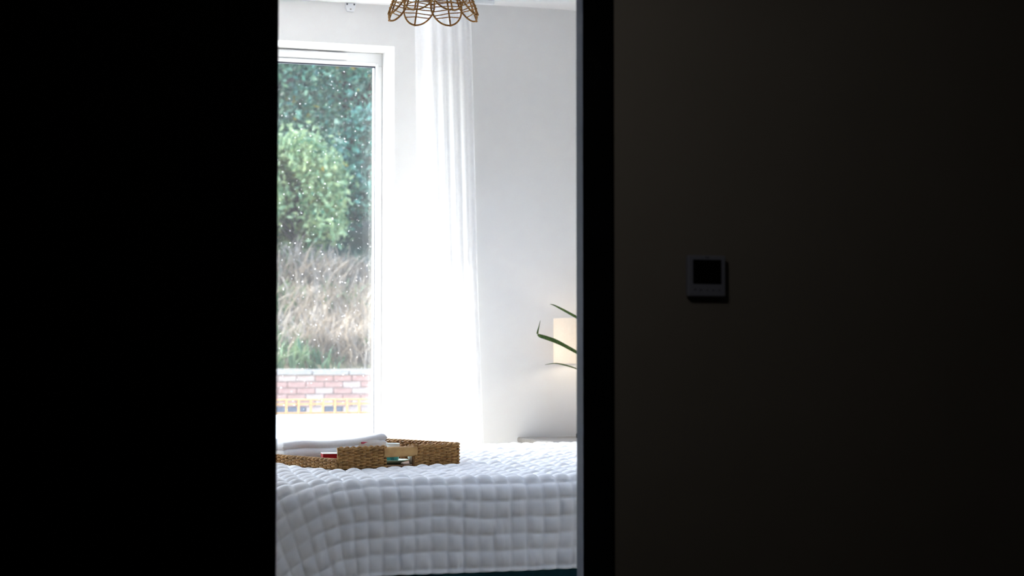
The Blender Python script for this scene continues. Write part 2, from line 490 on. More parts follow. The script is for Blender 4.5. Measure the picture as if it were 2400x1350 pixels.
CELL, SUB = .0615, 10
RC, RE = .68, .085                                   # corner rounding in plan, rounding over the rim
HANG = .255
S0 = -(RE * math.pi / 2 - RE + HANG)                 # cloth runs this far past the outline
s = np.arange(BX0 + S0 - .09, BX1 + 1e-6, CELL / SUB)
t = np.arange(BY0 + S0, BY1 - S0 + 1e-6, CELL / SUB)
Sg, Tg = np.meshgrid(s, t, indexing='ij')
# distance of the cloth point from the rounded core of the bed top
cx0, cy0, cy1 = BX0 + RC, BY0 + RC, BY1 - RC
qx = np.minimum(Sg - cx0, 0)
qy = np.where(Tg < cy0, Tg - cy0, np.where(Tg > cy1, Tg - cy1, 0))
D = np.hypot(qx, qy)
ux, uy = np.where(D > 1e-9, qx / np.maximum(D, 1e-9), 0), np.where(D > 1e-9, qy / np.maximum(D, 1e-9), 0)
arc = D - (RC - RE)
th = np.clip(arc / RE, 0, math.pi / 2)
hang = np.maximum(arc - RE * math.pi / 2, 0)
rad = np.where(arc <= 0, D, (RC - RE) + RE * np.sin(th)) + hang * .05 + .03 * hang * np.abs(ux * uy) * 2
bx, by = Sg - qx + ux * rad, Tg - qy + uy * rad
ex, ey = Sg - qx + ux * np.minimum(rad, RC - RE * .3), Tg - qy + uy * np.minimum(rad, RC - RE * .3)
zt = bed_top(ex, ey)
bz = zt - RE * (1 - np.cos(th)) - hang
low = np.maximum(.03 - bz, 0)                        # corner of the cloth meets the floor and spreads
bz = np.maximum(bz, .03)
bx, by = bx + ux * low * .6, by + uy * low * .6
# soft hanging folds, stronger toward the hem
fold = np.clip(hang / HANG, 0, 1.5)
fw_ = fold * (.010 * vnoise(Sg * 5.2, Tg * 1.2 + 9, 11) + .005 * vnoise(Sg * 13, Tg * 2.5, 12))
bx, by = bx + ux * fw_, by + uy * fw_
P = np.stack([bx, by, bz], -1)
du, dv = np.gradient(P, axis=0), np.gradient(P, axis=1)
N = np.cross(du, dv)
N /= np.maximum(np.linalg.norm(N, axis=-1, keepdims=True), 1e-9)
# quilting: puffed squares between sunk stitch lines, lightly warped, with puckers
ws = Sg + .007 * vnoise(Sg * 4, Tg * 6, 21) + .004 * vnoise(Sg * 11, Tg * 11, 22)
wt = Tg + .006 * vnoise(Sg * 5, Tg * 4, 23) + .003 * vnoise(Sg * 12, Tg * 12, 24)
a_, b_ = np.abs(np.sin(math.pi * ws / CELL)), np.abs(np.sin(math.pi * wt / CELL))
puff = (np.maximum(a_, 1e-4) ** .45) * (np.maximum(b_, 1e-4) ** .45)
cellv = vnoise(np.floor(ws / CELL) * 1.7 + .5, np.floor(wt / CELL) * 1.3 + .5, 31)
steep = np.clip(1 - N[..., 2], 0, 1)
amp = .0160 * (1 + .28 * cellv) * (1 - .18 * steep)
crease = np.maximum(0, vnoise(Sg * 42 + 1.2 * vnoise(Sg * 6, Tg * 9, 42), Tg * 9, 41) - .15) * np.clip(.5 + vnoise(Sg * 4, Tg * 4, 43), 0, 1)
disp = amp * puff + crease * (.002 + .008 * steep)
P = P + N * disp[..., None]
q = np_mesh('quilt', P.reshape(-1, 3), grid_faces(len(s), len(t))[:, ::-1] if False else grid_faces(len(s), len(t)), 'quilt', smooth=True)
sm = q.modifiers.new('thickness', 'SOLIDIFY'); sm.thickness = .006; sm.offset = -1
tag(q, 'white quilted bedspread stitched in small squares, draped over the bed', 'bedspread')


def quilt_z(x, y):
    return float(bed_top(np.array(x), np.array(y))) + .0105


# ------------------------------------------------------------------ wicker tray on the bed
tz = TZ
tray = tag(empty('wicker_tray', (TA.x, TA.y, tz), TRZ), 'large brown woven wicker tray lying on the white quilt', 'tray')
HT, HLOW = .078, .033
PITCH_S, PITCH_R = .0265, .0066


def weave(name, p0, p1, h, z0=.004, gap=None, rimwave=True):
    """woven wall from p0 to p1 (tray coordinates): upright stakes and weavers running over and under them"""
    m = MB()
    p0, p1 = Vector((*p0, 0)), Vector((*p1, 0))
    L = (p1 - p0).length
    d = (p1 - p0) / L
    nrm = Vector((d.y, -d.x, 0))
    segs = [(0, L)] if not gap else [(0, gap[0]), (gap[1], L)]
    for (a, b) in segs:
        ns = max(2, round((b - a) / PITCH_S))
        ps = (b - a) / ns
        for i in range(ns + 1):
            x = a + i * ps
            for dx in (-.003, .003):
                xx = min(max(x + dx, a), b)
                c = p0 + d * xx
                m.tube([c + Vector((0, 0, z0)), c + Vector((0, 0, z0 + h - .004))], .0032, 5)
        rows = round(h / PITCH_R)
        for r in range(rows):
            z = z0 + .004 + r * (h - .008) / max(1, rows - 1)
            pts = []
            K = 4
            for k in range(ns * K + 1):
                x = a + (b - a) * k / (ns * K)
                off = math.cos(math.pi * k / K + (r % 2) * math.pi) * .0052
                jz = random.uniform(-.0006, .0006)
                pts.append(p0 + d * x + nrm * off + Vector((0, 0, z + jz)))
            m.tube(pts, .0034, 6)
        # plaited border along the top edge
        for ph in (0, math.pi):
            pts = []
            for k in range(ns * 4 + 1):
                x = a + (b - a) * k / (ns * 4)
                an = math.pi * k / 4 + ph
                pts.append(p0 + d * x + nrm * math.cos(an) * .006 + Vector((0, 0, z0 + h + .0015 + .004 * math.sin(an))))
            m.tube(pts, .0036, 6)
    o = m.build(name, 'rattan', tray, smooth=True)
    return o


GAP = (TW * .5 - .068, TW * .5 + .068)
for p0_, p1_ in (((0, 0), (GAP[0], 0)), ((GAP[1], 0), (TW, 0)), ((TW, TL), (GAP[1], TL)), ((GAP[0], TL), (0, TL))):
    weave('end_wall', p0_, p1_, HT)
weave('low_side_wall', (0, TL), (0, 0), HLOW)['label'] = 'low woven front edge'
weave('side_wall', (TW, 0), (TW, TL), HT)
for yy in (0, TL):
    hb = MB()
    pts, rr = [], []
    K = 120
    for k in range(K + 1):
        x = GAP[0] - .012 + (GAP[1] - GAP[0] + .024) * k / K
        pts.append((x, yy, HT - .016)); rr.append(.0195 + .0008 * (k % 2))
    hb.tube(pts, rr, 14, flat=.55)
    hd = hb.build('handle', 'cane', tray, smooth=True)
    hd['label'] = 'cane wrapped carrying handle'
    for x in (GAP[0], GAP[1]):
        MB().tube([(x - .002, yy, .004), (x - .002, yy, HT + .002)], .0055, 8).build('handle_post', 'rattan_dark', tray, smooth=True)
b = MB()
for i in range(26):
    x0 = .004 + i * (TW - .008) / 26
    b.box(x0, x0 + (TW - .008) / 26 - .0012, .003, TL - .003, .0, .008)
b.build('base', 'rattan_dark', tray)


def tray_pt(x, y, z=0.0):
    M = Matrix.LocRotScale(tray.location, tray.rotation_euler.to_quaternion(), None)
    return M @ Vector((x, y, z))


# folded towel: three soft layers turned over at the near fold
def towel(x0, x1, y0, y1):
    p = tray_pt((x0 + x1) / 2, (y0 + y1) / 2, .0085)
    root = tag(empty('towel', p, TRZ), 'thick white folded towel lying across the wicker tray', 'towel')
    root.rotation_euler = tray.rotation_euler
    hx, hy = (x1 - x0) / 2, (y1 - y0) / 2
    for li, (zb, th_, sc_, dy) in enumerate([(0.0, .056, 1.0, 0.0), (.046, .036, .985, .016)]):
        nu, nh = 90, 14
        e = np.concatenate([np.linspace(0, 1, 15) ** 2 * th_ * .5, np.linspace(th_ * .5, 2 * hx * sc_ - th_ * .5, nu - 30 + 2)[1:-1], 2 * hx * sc_ - th_ * .5 * np.linspace(1, 0, 15) ** 2])
        edge = np.minimum(np.minimum(e, e[-1] - e), th_ / 2)
        half = np.sqrt(np.maximum((th_ / 2) ** 2 - (th_ / 2 - edge) ** 2, 0))            # full-round folded ends
        a = np.linspace(-math.pi / 2, math.pi / 2, nh)
        flat = np.linspace(1, -1, 14)[1:-1]
        cy = hy * sc_ - th_ / 2
        yc = np.concatenate([cy + th_ / 2 * np.cos(a), flat * cy, -cy - th_ / 2 * np.cos(a), -flat * cy, [cy]])
        zc_ = np.concatenate([np.sin(a), np.ones(12), np.sin(a)[::-1], -np.ones(12), [-1.0]])
        xx = np.repeat((e - hx * sc_)[:, None], len(yc), 1)
        yy = np.repeat(yc[None], len(e), 0) * (1 - .03 * (1 - (edge / (th_ / 2))[:, None])) + dy + .006 * vnoise(xx * 8 + 5 * li, xx * 0 + li, 70)
        zz = half[:, None] * zc_[None]
        arch = .022 * np.clip(xx / hx + .10, 0, 1) ** 1.4 + .008 * np.exp(-((xx / hx + .6) / .3) ** 2)
        lift = (arch + .005 * vnoise(xx * 9 + li * 3, yy * 7, 60 + li)) * np.where(zz > 0, 1.0, .35 + .65 * li)
        V = np.stack([xx, yy, np.maximum(zb + th_ / 2 + zz + lift, .0005)], -1).reshape(-1, 3)
        np_mesh('folded_layer', V, grid_faces(len(e), len(yc)), 'towel', root, smooth=True)
    return root


towel(.014, .535, .385, .62)

# red and white box beside the low edge
p = tray_pt(.105, .165, .0085)
bxo = tag(empty('snack_box', p, TRZ + .12), 'small flat red box with a white lid beside the towel', 'box')
bxo.rotation_euler = (tray.rotation_euler.x, tray.rotation_euler.y, TRZ - .5)
MB().box(-.055, .06, -.04, .045, 0, .046).build('body', 'red_card', bxo, bevel=.0015)
MB().box(-.0555, .0605, -.0405, .0455, .046, .0485).build('lid', 'white_card', bxo, bevel=.0012)
MB().box(.012, .026, -.0408, -.0398, .006, .020).build('print_mark', 'ink', bxo)
MB().box(.034, .05, -.0408, -.0398, .003, .022).build('print_patch', 'pink_print', bxo)

# white sachet with pink print leaning behind the woven corner
p = tray_pt(.205, .075, .0085)
sa = tag(empty('sachet', p), 'white paper sachet with pink print poking up behind the woven end', 'packet')
sa.rotation_euler = (math.radians(14), 0, TRZ - .2)
nu, nv = 16, 16
u, v = np.linspace(-1, 1, nu), np.linspace(0, 1, nv)
U, Vv = np.meshgrid(u, v, indexing='ij')
bul = .013 * (1 - U ** 4) * np.sin(math.pi * np.clip(Vv, 0, 1)) ** .6
top = .098 + .007 * np.cos(U * 2.2)
fr_ = np.stack([U * .058, -bul, Vv * top], -1).reshape(-1, 3)
bk_ = np.stack([U * .058, bul + .001, Vv * top], -1).reshape(-1, 3)
np_mesh('pouch', np.concatenate([fr_, bk_]), np.concatenate([grid_faces(nu, nv), grid_faces(nu, nv)[:, ::-1] + nu * nv]), 'white_card', sa, smooth=True)
MB().box(-.05, -.022, -.0045, -.0005, .090, .0965).build('print_patch', 'pink_print', sa)

# teal mug with a sunflower, on a pale green saucer
mp_ = tray_pt(.335, .115, .0085)
sau = tag(empty('saucer', mp_), 'pale green glazed saucer under the teal mug', 'saucer')
sau.rotation_euler = tray.rotation_euler
MB().lathe([(0, .003), (.030, .003), (.032, 0), (.036, .0), (.040, .004), (.070, .014), (.0715, .0165), (.069, .017), (.040, .008), (0, .007)], seg=48).build('dish', 'green_glaze', sau, smooth=True)
mug = tag(empty('mug', mp_ + Vector((-.006, 0, .0085))), 'teal ceramic mug with a sunflower, seen under the tray handle', 'mug')
mug.rotation_euler = tray.rotation_euler
mug.scale = (1, 1, .90)
MB().lathe([(0, 0), (.029, 0), (.034, .004), (.0385, .03), (.0397, .064)], seg=48).build('body', 'teal_glaze', mug, smooth=True)
MB().lathe([(.0397, .064), (.0398, .078), (.0405, .0795), (.0385, .081), (.0365, .078), (.034, .03), (.028, .008), (0, .006)], seg=48).build('lining', 'white_glaze', mug, smooth=True)
pts = [(.039 + .027 * math.sin(math.pi * k / 14), 0, .018 + .045 * k / 14) for k in range(15)]
hh = MB().tube(pts, .0045, 8).build('handle', 'teal_glaze', mug, smooth=True)
hh.rotation_euler = (0, 0, math.radians(70))
# sunflower applied on the curve of the mug, facing the tray handle
ang0 = math.radians(-90 - 21 - 19 + 18)


def on_mug(du_, dz_, lift):
    r = .0372 + lift
    a = ang0 + du_ / .038
    return (r * math.cos(a), r * math.sin(a), .043 + dz_)


pt = MB()
for k in range(16):
    a = 2 * math.pi * k / 16
    w_ = .0042
    cs, sn = math.cos(a), math.sin(a)
    def q4(r, o): return on_mug(cs * r - sn * o, sn * r + cs * o, .0028 + .001 * (k % 2))
    pt.add([q4(.008, -w_), q4(.0145, -w_), q4(.0205, 0), q4(.0145, w_), q4(.008, w_)], [(0, 1, 2, 3, 4)])
pet = pt.build('sunflower_petals', 'sun_yellow', mug)
ce = MB()
ring = [on_mug(.0125 * math.cos(2 * math.pi * k / 24), .0125 * math.sin(2 * math.pi * k / 24), .0048) for k in range(24)]
ce.add([on_mug(0, 0, .0062)] + ring, [(0, 1 + k, 1 + (k + 1) % 24) for k in range(24)])
ce.build('sunflower_centre', 'sun_brown', mug)
st = MB()
for dx in (-.006, .001):
    st.tube([on_mug(dx, -.014, .0022), on_mug(dx + .003, -.034, .0016)], .0007, 5)
st.build('stalk', 'ink', mug)
# little white cup to the right of the mug
cpp = tray_pt(.415, .075, .0085)
cup = tag(empty('creamer', cpp), 'small white creamer pot beside the teal mug', 'pot')
cup.rotation_euler = tray.rotation_euler
MB().lathe([(0, 0), (.014, 0), (.0165, .003), (.0205, .024), (.022, .026), (.022, .028), (0, .0285)], seg=28).build('body', 'white_card', cup, smooth=True)
MB().lathe([(0, .029), (.0225, .029), (.0228, .0298), (0, .0302)], seg=28).build('foil_lid', 'white_glaze', cup, smooth=True)

# ------------------------------------------------------------------ woven petal pendant lamp
PX, PY, PZ = 2.118, 7.115, 2.353                      # centre of the lower rim
pen = tag(empty('pendant_lamp', (PX, PY, CEIL)), 'woven rattan pendant lamp with open petals hanging over the bed', 'lamp')
MB().lathe([(0, 0), (.045, 0), (.045, -.018), (.01, -.03), (0, -.03)], seg=28).build('ceiling_rose', 'plastic_white', pen, smooth=True)
MB().tube([(0, 0, -.03), (0, 0, PZ + .25 - CEIL)], .003, 8).build('cord', 'plastic_white', pen)
MB().lathe([(0, 0), (.02, 0), (.022, -.05), (.018, -.06), (0, -.06)], (0, 0, PZ + .255 - CEIL), 20).build('bulb_holder', 'plastic_white', pen, smooth=True)
MB().lathe([(0.0, 0), (.015, -.002), (.03, -.04), (.032, -.055), (.022, -.08), (0, -.088)], (0, 0, PZ + .197 - CEIL), 24).build('bulb', 'plastic_white', pen, smooth=True)
zoff = PZ - CEIL
MB().tube([(.055 * math.cos(2 * math.pi * k / 32), .055 * math.sin(2 * math.pi * k / 32), zoff + .25) for k in range(32)], .004, 6, closed=True).build('top_ring', 'rope', pen, smooth=True)
NP = 8


def petal_surface(u, w, az):
    """u 0..1 from crown to tip, w -1..1 across"""
    r = .055 + .136 * (u ** 1.12)
    z = zoff + .25 * (1 - u ** 1.6)
    half = .0715 * max(0, 1 - max(0, (u - .82) / .18) ** 2) ** .5 * (.34 + .66 * min(1, u / .82) ** .9)
    a = az + w * half / max(r, .05)
    r2 = r - .008 * (w * w) * 1.0
    return Vector((r2 * math.cos(a), r2 * math.sin(a), z))


for k in range(NP):
    az = math.radians(-90 - 19) + 2 * math.pi * (k + .5) / NP + math.radians(3)
    m = MB()
    us = [.82 * i / 14 for i in range(14)] + [.82 + .1795 * math.sin(math.pi / 2 * i / 16) for i in range(17)]
    left = [petal_surface(u, -1, az) for u in us]
    right = [petal_surface(u, 1, az) for u in us]
    arcp = [petal_surface(1 - .005 * abs(w), w, az) for w in (-.6, -.3, 0, .3, .6)]
    loop = left + arcp + right[::-1]
    m.tube(loop, .0036, 6)
    m.tube([petal_surface(i / 20, 0, az) for i in range(21)], .0034, 6)
    pe = m.build('petal', 'rope', pen, smooth=True)
    st = MB()
    for i in range(1, 23):
        u = .10 + .87 * i / 23
        sl = random.uniform(-.012, .012)
        st.tube([petal_surface(min(.97, max(.03, u + sl * w - .018 * (1 - abs(w)))), w * .985, az) for w in (-1, -.5, 0, .5, 1)], .0022, 5)
    so = st.build('cross_strands', 'rope', pe, smooth=True)
    so['kind'] = 'stuff'

# ------------------------------------------------------------------ curtain, bracket
cur = tag(empty('curtain', (2.76, 8.94, 0)), 'sheer white floor-length curtain gathered right of the window', 'curtain')
nu, nv = 260, 60
u, v = np.linspace(0, 1, nu), np.linspace(0, 1, nv)
U, Vv = np.meshgrid(u, v, indexing='ij')
zc = .02 + (CEIL - .03 - .02) * Vv
xl = np.interp(zc, [0, .6, 2.3, 2.8], [-.165, -.152, -.188, -.199])
xr = np.interp(zc, [0, .6, 1.5, 2.8], [.185, .17, .135, .098])
ph = 2 * math.pi * (5.0 * U + .35 * vnoise(U * 4.3, U * 0 + 2, 81) + .05 * np.sin(2.1 * zc) * U)
ampv = .011 + .009 * (1 - Vv) + .004 * vnoise(U * 5, Vv * 1.5, 82)
Xc = xl + (xr - xl) * (U - .010 * np.sin(2 * ph))
Yc = ampv * np.sin(ph) + .016 * vnoise(U * 2.2, Vv * 1.2, 83)
np_mesh('fabric', np.stack([Xc, Yc, zc], -1).reshape(-1, 3), grid_faces(nu, nv), 'curtain', cur, smooth=True)
MB().box(-.21, .12, -.022, .02, CEIL - .036, CEIL - .022).build('heading_tape', 'plastic_white', cur)
tr = tag(MB().box(1.0, 2.98, 8.925, 8.955, CEIL - .022, CEIL - .0005).build('curtain_track', 'plastic_white', bevel=.003), 'white ceiling-mounted track the curtain hangs from', 'track')

br = tag(empty('wall_bracket', (2.3095, Y_FAR, CEIL)), 'small white bracket with two dark screws where wall meets ceiling', 'bracket')
m = MB()
prof = [(-.0275, -.001), (.0275, -.001), (.0265, -.022), (.019, -.044), (-.019, -.044), (-.0265, -.022)]
vs = [(x, 0, z) for x, z in prof] + [(x * .94, -.016, z) for x, z in prof]
m.add(vs, [(5, 4, 3, 2, 1, 0), (6, 7, 8, 9, 10, 11)] + [(i, (i + 1) % 6, 6 + (i + 1) % 6, 6 + i) for i in range(6)])
m.build('plate', 'plastic_white', br, bevel=.002)
for x in (-.0185, .0185):
    MB().tube([(x, -.0155, -.009), (x, -.0185, -.009)], .0042, 10).build('screw', 'gasket', br)
MB().tube([(0, -.0155, -.034), (0, -.0175, -.034)], .004, 10).build('screw_cap', 'taupe', br)

# ------------------------------------------------------------------ bedside table, lamp, plant
NX0, NX1, NY0, NY1, NZ = 3.135, 3.66, 8.50, 9.03, .600
ns = tag(empty('bedside_table', (NX0, NY0, 0)), 'taupe bedside table just beyond the right end of the bed', 'table')
MB().box(0, NX1 - NX0, 0, NY1 - NY0, NZ - .025, NZ).build('table_top', 'taupe', ns, bevel=.008, seg=3)
MB().box(.02, NX1 - NX0 - .02, .02, NY1 - NY0 - .01, .16, NZ - .025).build('carcass', 'taupe', ns, bevel=.003)
for z0 in (.18, .375):
    dr = MB().box(.03, NX1 - NX0 - .03, .006, .02, z0, z0 + .185).build('drawer', 'taupe', ns, bevel=.003)
    MB().lathe([(0, 0), (.012, 0), (.012, .01), (0, .012)], (0, 0, 0), 16).build('knob', 'brass_dark', dr).matrix_local = Matrix.Translation(((NX1 - NX0) / 2, .006, z0 + .09)) @ Matrix.Rotation(math.pi / 2, 4, 'X')
for lx in (.04, NX1 - NX0 - .04):
    for ly in (.04, NY1 - NY0 - .04):
        MB().tube([(lx, ly, 0), (lx, ly, .16)], [.012, .018], 10).build('leg', 'dark_wood', ns)

LX, LY = 3.462, 8.83
la = tag(empty('table_lamp', (LX, LY, NZ)), 'lit bedside lamp with a cream drum shade', 'lamp')
MB().lathe([(0, 0), (.074, 0), (.076, .004), (.076, .020), (.055, .030), (.02, .036), (0, .036)], seg=36).build('base', 'brass_dark', la, smooth=True)
MB().lathe([(.012, .034), (.012, .40), (0, .40)], seg=16).build('stem', 'brass_dark', la, smooth=True)
RS = .19
MB().lathe([(RS, .374), (RS, .601), (RS - .003, .601), (RS - .003, .374), (RS, .374)], seg=64).build('lamp_shade', 'linen_shade', la, smooth=False)
MB().lathe([(0, 0), (.016, .004), (.03, .04), (.03, .06), (.018, .085), (0, .09)], (0, 0, .40), 24).build('bulb', 'bulb_glow', la, smooth=True)

pl = tag(empty('potted_plant', (3.53, 8.63, NZ)), 'strappy green house plant whose leaves cross the lamp shade', 'plant')
MB().lathe([(0, 0), (.05, 0), (.062, .11), (.064, .115), (.058, .115), (.055, .1), (0, .1)], seg=32).build('pot', 'pot', pl, smooth=True)
MB().lathe([(0, .1), (.054, .1), (.05, .103), (0, .106)], seg=24).build('soil', 'soil', pl)
MB().tube([(0, 0, .10), (.006, 0, .25), (-.004, 0, .42), (-.002, 0, .54)], [.011, .010, .008, .006], 8).build('stem', 'leaf_stem', pl, smooth=True)


def strap_leaf(pts, wmax, fold=.35, tilt=0.0, peak=.45):
    """long tapering leaf with a folded midrib along pts"""
    pts = [Vector(p) for p in pts]
    # resample with Catmull-Rom
    R = []
    for i in range(len(pts) - 1):
        p0, p1, p2, p3 = pts[max(i - 1, 0)], pts[i], pts[i + 1], pts[min(i + 2, len(pts) - 1)]
        for k in range(8):
            t_ = k / 8
            R.append(.5 * ((2 * p1) + (p2 - p0) * t_ + (2 * p0 - 5 * p1 + 4 * p2 - p3) * t_ ** 2 + (3 * p1 - p0 - 3 * p2 + p3) * t_ ** 3))
    R.append(pts[-1])
    vs, fs = [], []
    n_ = len(R)
    for i, p in enumerate(R):
        tg = (R[min(i + 1, n_ - 1)] - R[max(i - 1, 0)]).normalized()
        side = tg.cross(Vector((0, 0, 1)))
        side = side.normalized() if side.length > 1e-4 else Vector((0, 1, 0))
        up_ = side.cross(tg)
        side = (side * math.cos(tilt) + up_ * math.sin(tilt)).normalized()
        up_ = side.cross(tg)
        x = i / (n_ - 1)
        ww = wmax * (min(1, .35 + x / peak * .65) if x < peak else max(.02, (1 - ((x - peak) / (1 - peak)) ** 1.6)))
        vs += [p - side * ww + up_ * ww * fold, p, p + side * ww + up_ * ww * fold, p - up_ * .0012]
    for i in range(n_ - 1):
        a, b = i * 4, i * 4 + 4
        fs += [(a, a + 1, b + 1, b), (a + 1, a + 2, b + 2, b + 1), (a, b, b + 3, a + 3), (a + 3, b + 3, b + 2, a + 2)]
    return MB().add(vs, fs)


ox, oz = 3.53, NZ
def lp(U_, z, dy=0.0): return (U_ - ox, dy, z - oz)
strap_leaf([lp(3.53, 1.08), lp(3.42, 1.155, .01), lp(3.328, 1.194, .02), lp(3.25, 1.233, .02), lp(3.20, 1.258, .02), lp(3.176, 1.266, .02)], .012, .3, .75).build('leaf', 'leaf_house', pl, smooth=True)
strap_leaf([lp(3.53, .93), lp(3.43, .975, .01), lp(3.328, 1.022, .02), lp(3.22, 1.075, .02), lp(3.155, 1.098, .02), lp(3.118, 1.110, .02), lp(3.113, 1.125, .02), lp(3.119, 1.155, .02), lp(3.125, 1.186, .02)], .0145, .3, .9, .40).build('leaf', 'leaf_house', pl, smooth=True)
strap_leaf([lp(3.53, .84), lp(3.43, .905, .01), lp(3.328, .943, .02), lp(3.25, .966, .02), lp(3.20, .974, .02), lp(3.149, .969, .02)], .011, .3, .35, .5).build('leaf', 'leaf_house', pl, smooth=True)
for az, z0, L_, dp in ((-80, .86, .34, .05), (-30, .95, .24, .1), (-120, 1.02, .3, .0), (-100, 1.10, .26, -.08), (-55, 1.12, .22, -.1)):
    a = math.radians(az)
    ca, sa_ = math.cos(a), math.sin(a)
    hz = lambda r, z: (ca * r, sa_ * r, z - oz)
    strap_leaf([hz(0, z0), hz(L_ * .35, z0 + .10), hz(L_ * .7, z0 + .13 - dp * .5), hz(L_, z0 + .08 - dp)], .013).build('leaf', 'leaf_house', pl, smooth=True)

# ------------------------------------------------------------------ thermostat on the hall wall
TU, TZ0 = 1.826, 1.189
th_o = tag(empty('thermostat', (TU, Y_DOOR, TZ0)), 'square grey wall thermostat with a black screen on the dim hall wall', 'thermostat')
MB().box(-.040, .040, -.010, 0, -.040, .040).build('back_plate', 'thermo_body', th_o, bevel=.003)
MB().box(-.0475, .0475, -.024, -.008, -.0475, .0475).build('body', 'thermo_body', th_o, bevel=.004, seg=3)
MB().box(-.0355, .0355, -.0246, -.0238, -.0185, .0375).build('screen', 'thermo_screen', th_o, bevel=.0003)
yb = -.0244
def mark(pts_list, name):
    m = MB()
    for pts in pts_list:
        m.tube(pts, .0006, 4)
    m.build(name, 'thermo_mark', th_o)
Zb = -.0325
mark([[(-.033, yb, Zb + .002), (-.027, yb, Zb + .002)], [(-.033, yb, Zb), (-.029, yb, Zb)]], 'menu_mark')
mark([[(-.0165 + .0022 * math.cos(k * .785), yb, Zb + .0022 * math.sin(k * .785)) for k in range(9)]], 'power_mark')
mark([[(.0, yb, Zb - .002), (.0, yb, Zb + .002)], [(-.002, yb, Zb), (.002, yb, Zb)]], 'clock_mark')
mark([[(.013, yb, Zb + .0015), (.0155, yb, Zb - .0015), (.018, yb, Zb + .0015)]], 'down_mark')
mark([[(.028, yb, Zb - .0015), (.0305, yb, Zb + .0015), (.033, yb, Zb - .0015)]], 'up_mark')
MB().box(-.005, .005, -.0246, -.0238, .0415, .0435).build('brand_mark', 'thermo_mark', th_o)

# dim globe added to light the hall wall, unseen above the view
dl = tag(empty('hall_fill_globe', (1.05, 3.0, 2.6)), 'small dim opal globe added to light the dark hall', 'lamp')
MB().lathe([(0, 0), (.04, 0), (.04, -.012), (.008, -.022), (0, -.022)], seg=28).build('ceiling_rose', 'plastic_white', dl, smooth=True)
MB().tube([(0, 0, -.02), (0, 0, -.72)], .0025, 8).build('cord', 'ink', dl)
MB().lathe([(0, -.71), (.018, -.715), (.018, -.745), (0, -.745)], seg=20).build('cap', 'brass_dark', dl, smooth=True)
MB().lathe([(.07 * math.sin(math.pi * k / 16), -.81 + .07 * math.cos(math.pi * k / 16)) for k in range(17)], seg=28).build('globe', 'fill_globe_glow', dl, smooth=True)

# ------------------------------------------------------------------ garden beyond the window
struct(MB().box(-14, 26, Y_OUT, 23, -.2, -.02).build('patio', 'paving'), 'pale garden paving outside the window', 'ground')
struct(MB().box(X_R + .2, 26, -4, Y_OUT, -.2, -.02).build('side_path', 'paving'), 'pale paving right of the house', 'ground')
struct(MB().box(-14, X_L - .2, 4.2, Y_OUT, -.2, -.02).build('side_terrace', 'paving'), 'pale paving left of the house', 'ground')

# white rendered planter wall carrying a low timber trellis
struct(MB().box(-1, 8, 12.94, 13.14, -.02, .606).build('wall_planter', 'render_white', bevel=.01), 'low white rendered garden wall just outside', 'wall')
tre = tag(empty('trellis', (1.2, 13.0, .606)), 'low orange timber trellis standing on the white garden wall', 'trellis')
TL_ = 3.6
MB().box(0, TL_, -.012, .012, 0, .016).build('bottom_rail', 'timber', tre, bevel=.002)
MB().box(0, TL_, -.010, .010, .066, .080).build('middle_rail', 'timber', tre, bevel=.002)
MB().box(0, TL_, -.012, .012, .098, .110).build('top_rail', 'timber', tre, bevel=.002)
slat = None
for i in range(42):
    if slat is None:
        slat = MB().box(-.0085, .0085, -.020, -.010, 0, .108).build('slat', 'timber', tre, bevel=.002)
        o = slat
    else:
        o = slat.copy(); COL.objects.link(o); o.parent = tre
    o.location = (.022 + i * .0875, 0, random.uniform(-.002, .002))

# old brick retaining wall, every brick its own piece
bw = struct(MB().box(1.0, 10.0, 22.03, 22.4, -.05, .80).build('wall_brick', 'mortar'), 'weathered brick retaining wall below the grassy bank', 'wall')
protos = {}
for nm in ('brick_a', 'brick_b', 'brick_c'):
    me = MB().box(-.1075, .1075, 0, .06, -.0325, .0325).build('brick', nm, None).data
    protos[nm] = me
for o in [o for o in bpy.data.objects if o.name.startswith('brick')]:
    bpy.data.objects.remove(o)
for c in range(8):
    z = .80 - .0375 - c * .075
    for k in range(36):
        x = 1.15 + k * .225 + (c % 2) * .1125
        nm = random.choice(('brick_a', 'brick_a', 'brick_b')) if c < 5 else random.choice(('brick_c', 'brick_c', 'brick_b'))
        o = bpy.data.objects.new('brick', protos[nm])
        COL.objects.link(o)
        o.parent = bw
        o.location = (x, 22.0 + random.uniform(-.008, .006), z)
        o.rotation_euler = (0, 0, random.uniform(-.01, .01))
cop = None
for k in range(20):
    m = MB().box(0, .44, -.03, .40, .80, .868)
    o = m.build('coping_stone', 'coping', bw, bevel=.012)
    o.location = (1.0 + k * .45, 22.0 + random.uniform(-.01, .01), random.uniform(-.006, .006))

# sloping bank and hillside
nx, ny = 80, 60
xs, ys = np.linspace(-14, 26, nx), np.linspace(22.35, 27.6, ny)
Xg, Yg = np.meshgrid(xs, ys, indexing='ij')
def bank_z(X, Y):
    a = np.clip((Y - 22.3) / 4.2, 0, 1)
    z = .80 + 1.35 * a ** .9 + np.clip(Y - 26.5, 0, 100) * .30
    return z + .10 * vnoise(X * .9, Y * .9, 91) * np.clip((Y - 22.3) * 2, 0, 1)
struct(np_mesh('bank', np.stack([Xg, Yg, bank_z(Xg, Yg)], -1).reshape(-1, 3), grid_faces(nx, ny), 'earth', smooth=True), 'earth bank rising behind the brick wall', 'ground')
ys = np.linspace(27.6, 64, ny)
Xg, Yg = np.meshgrid(xs, ys, indexing='ij')
struct(np_mesh('hillside', np.stack([Xg, Yg, bank_z(Xg, Yg)], -1).reshape(-1, 3), grid_faces(nx, ny), 'hillside', smooth=True), 'dark green hillside behind the trees', 'ground')


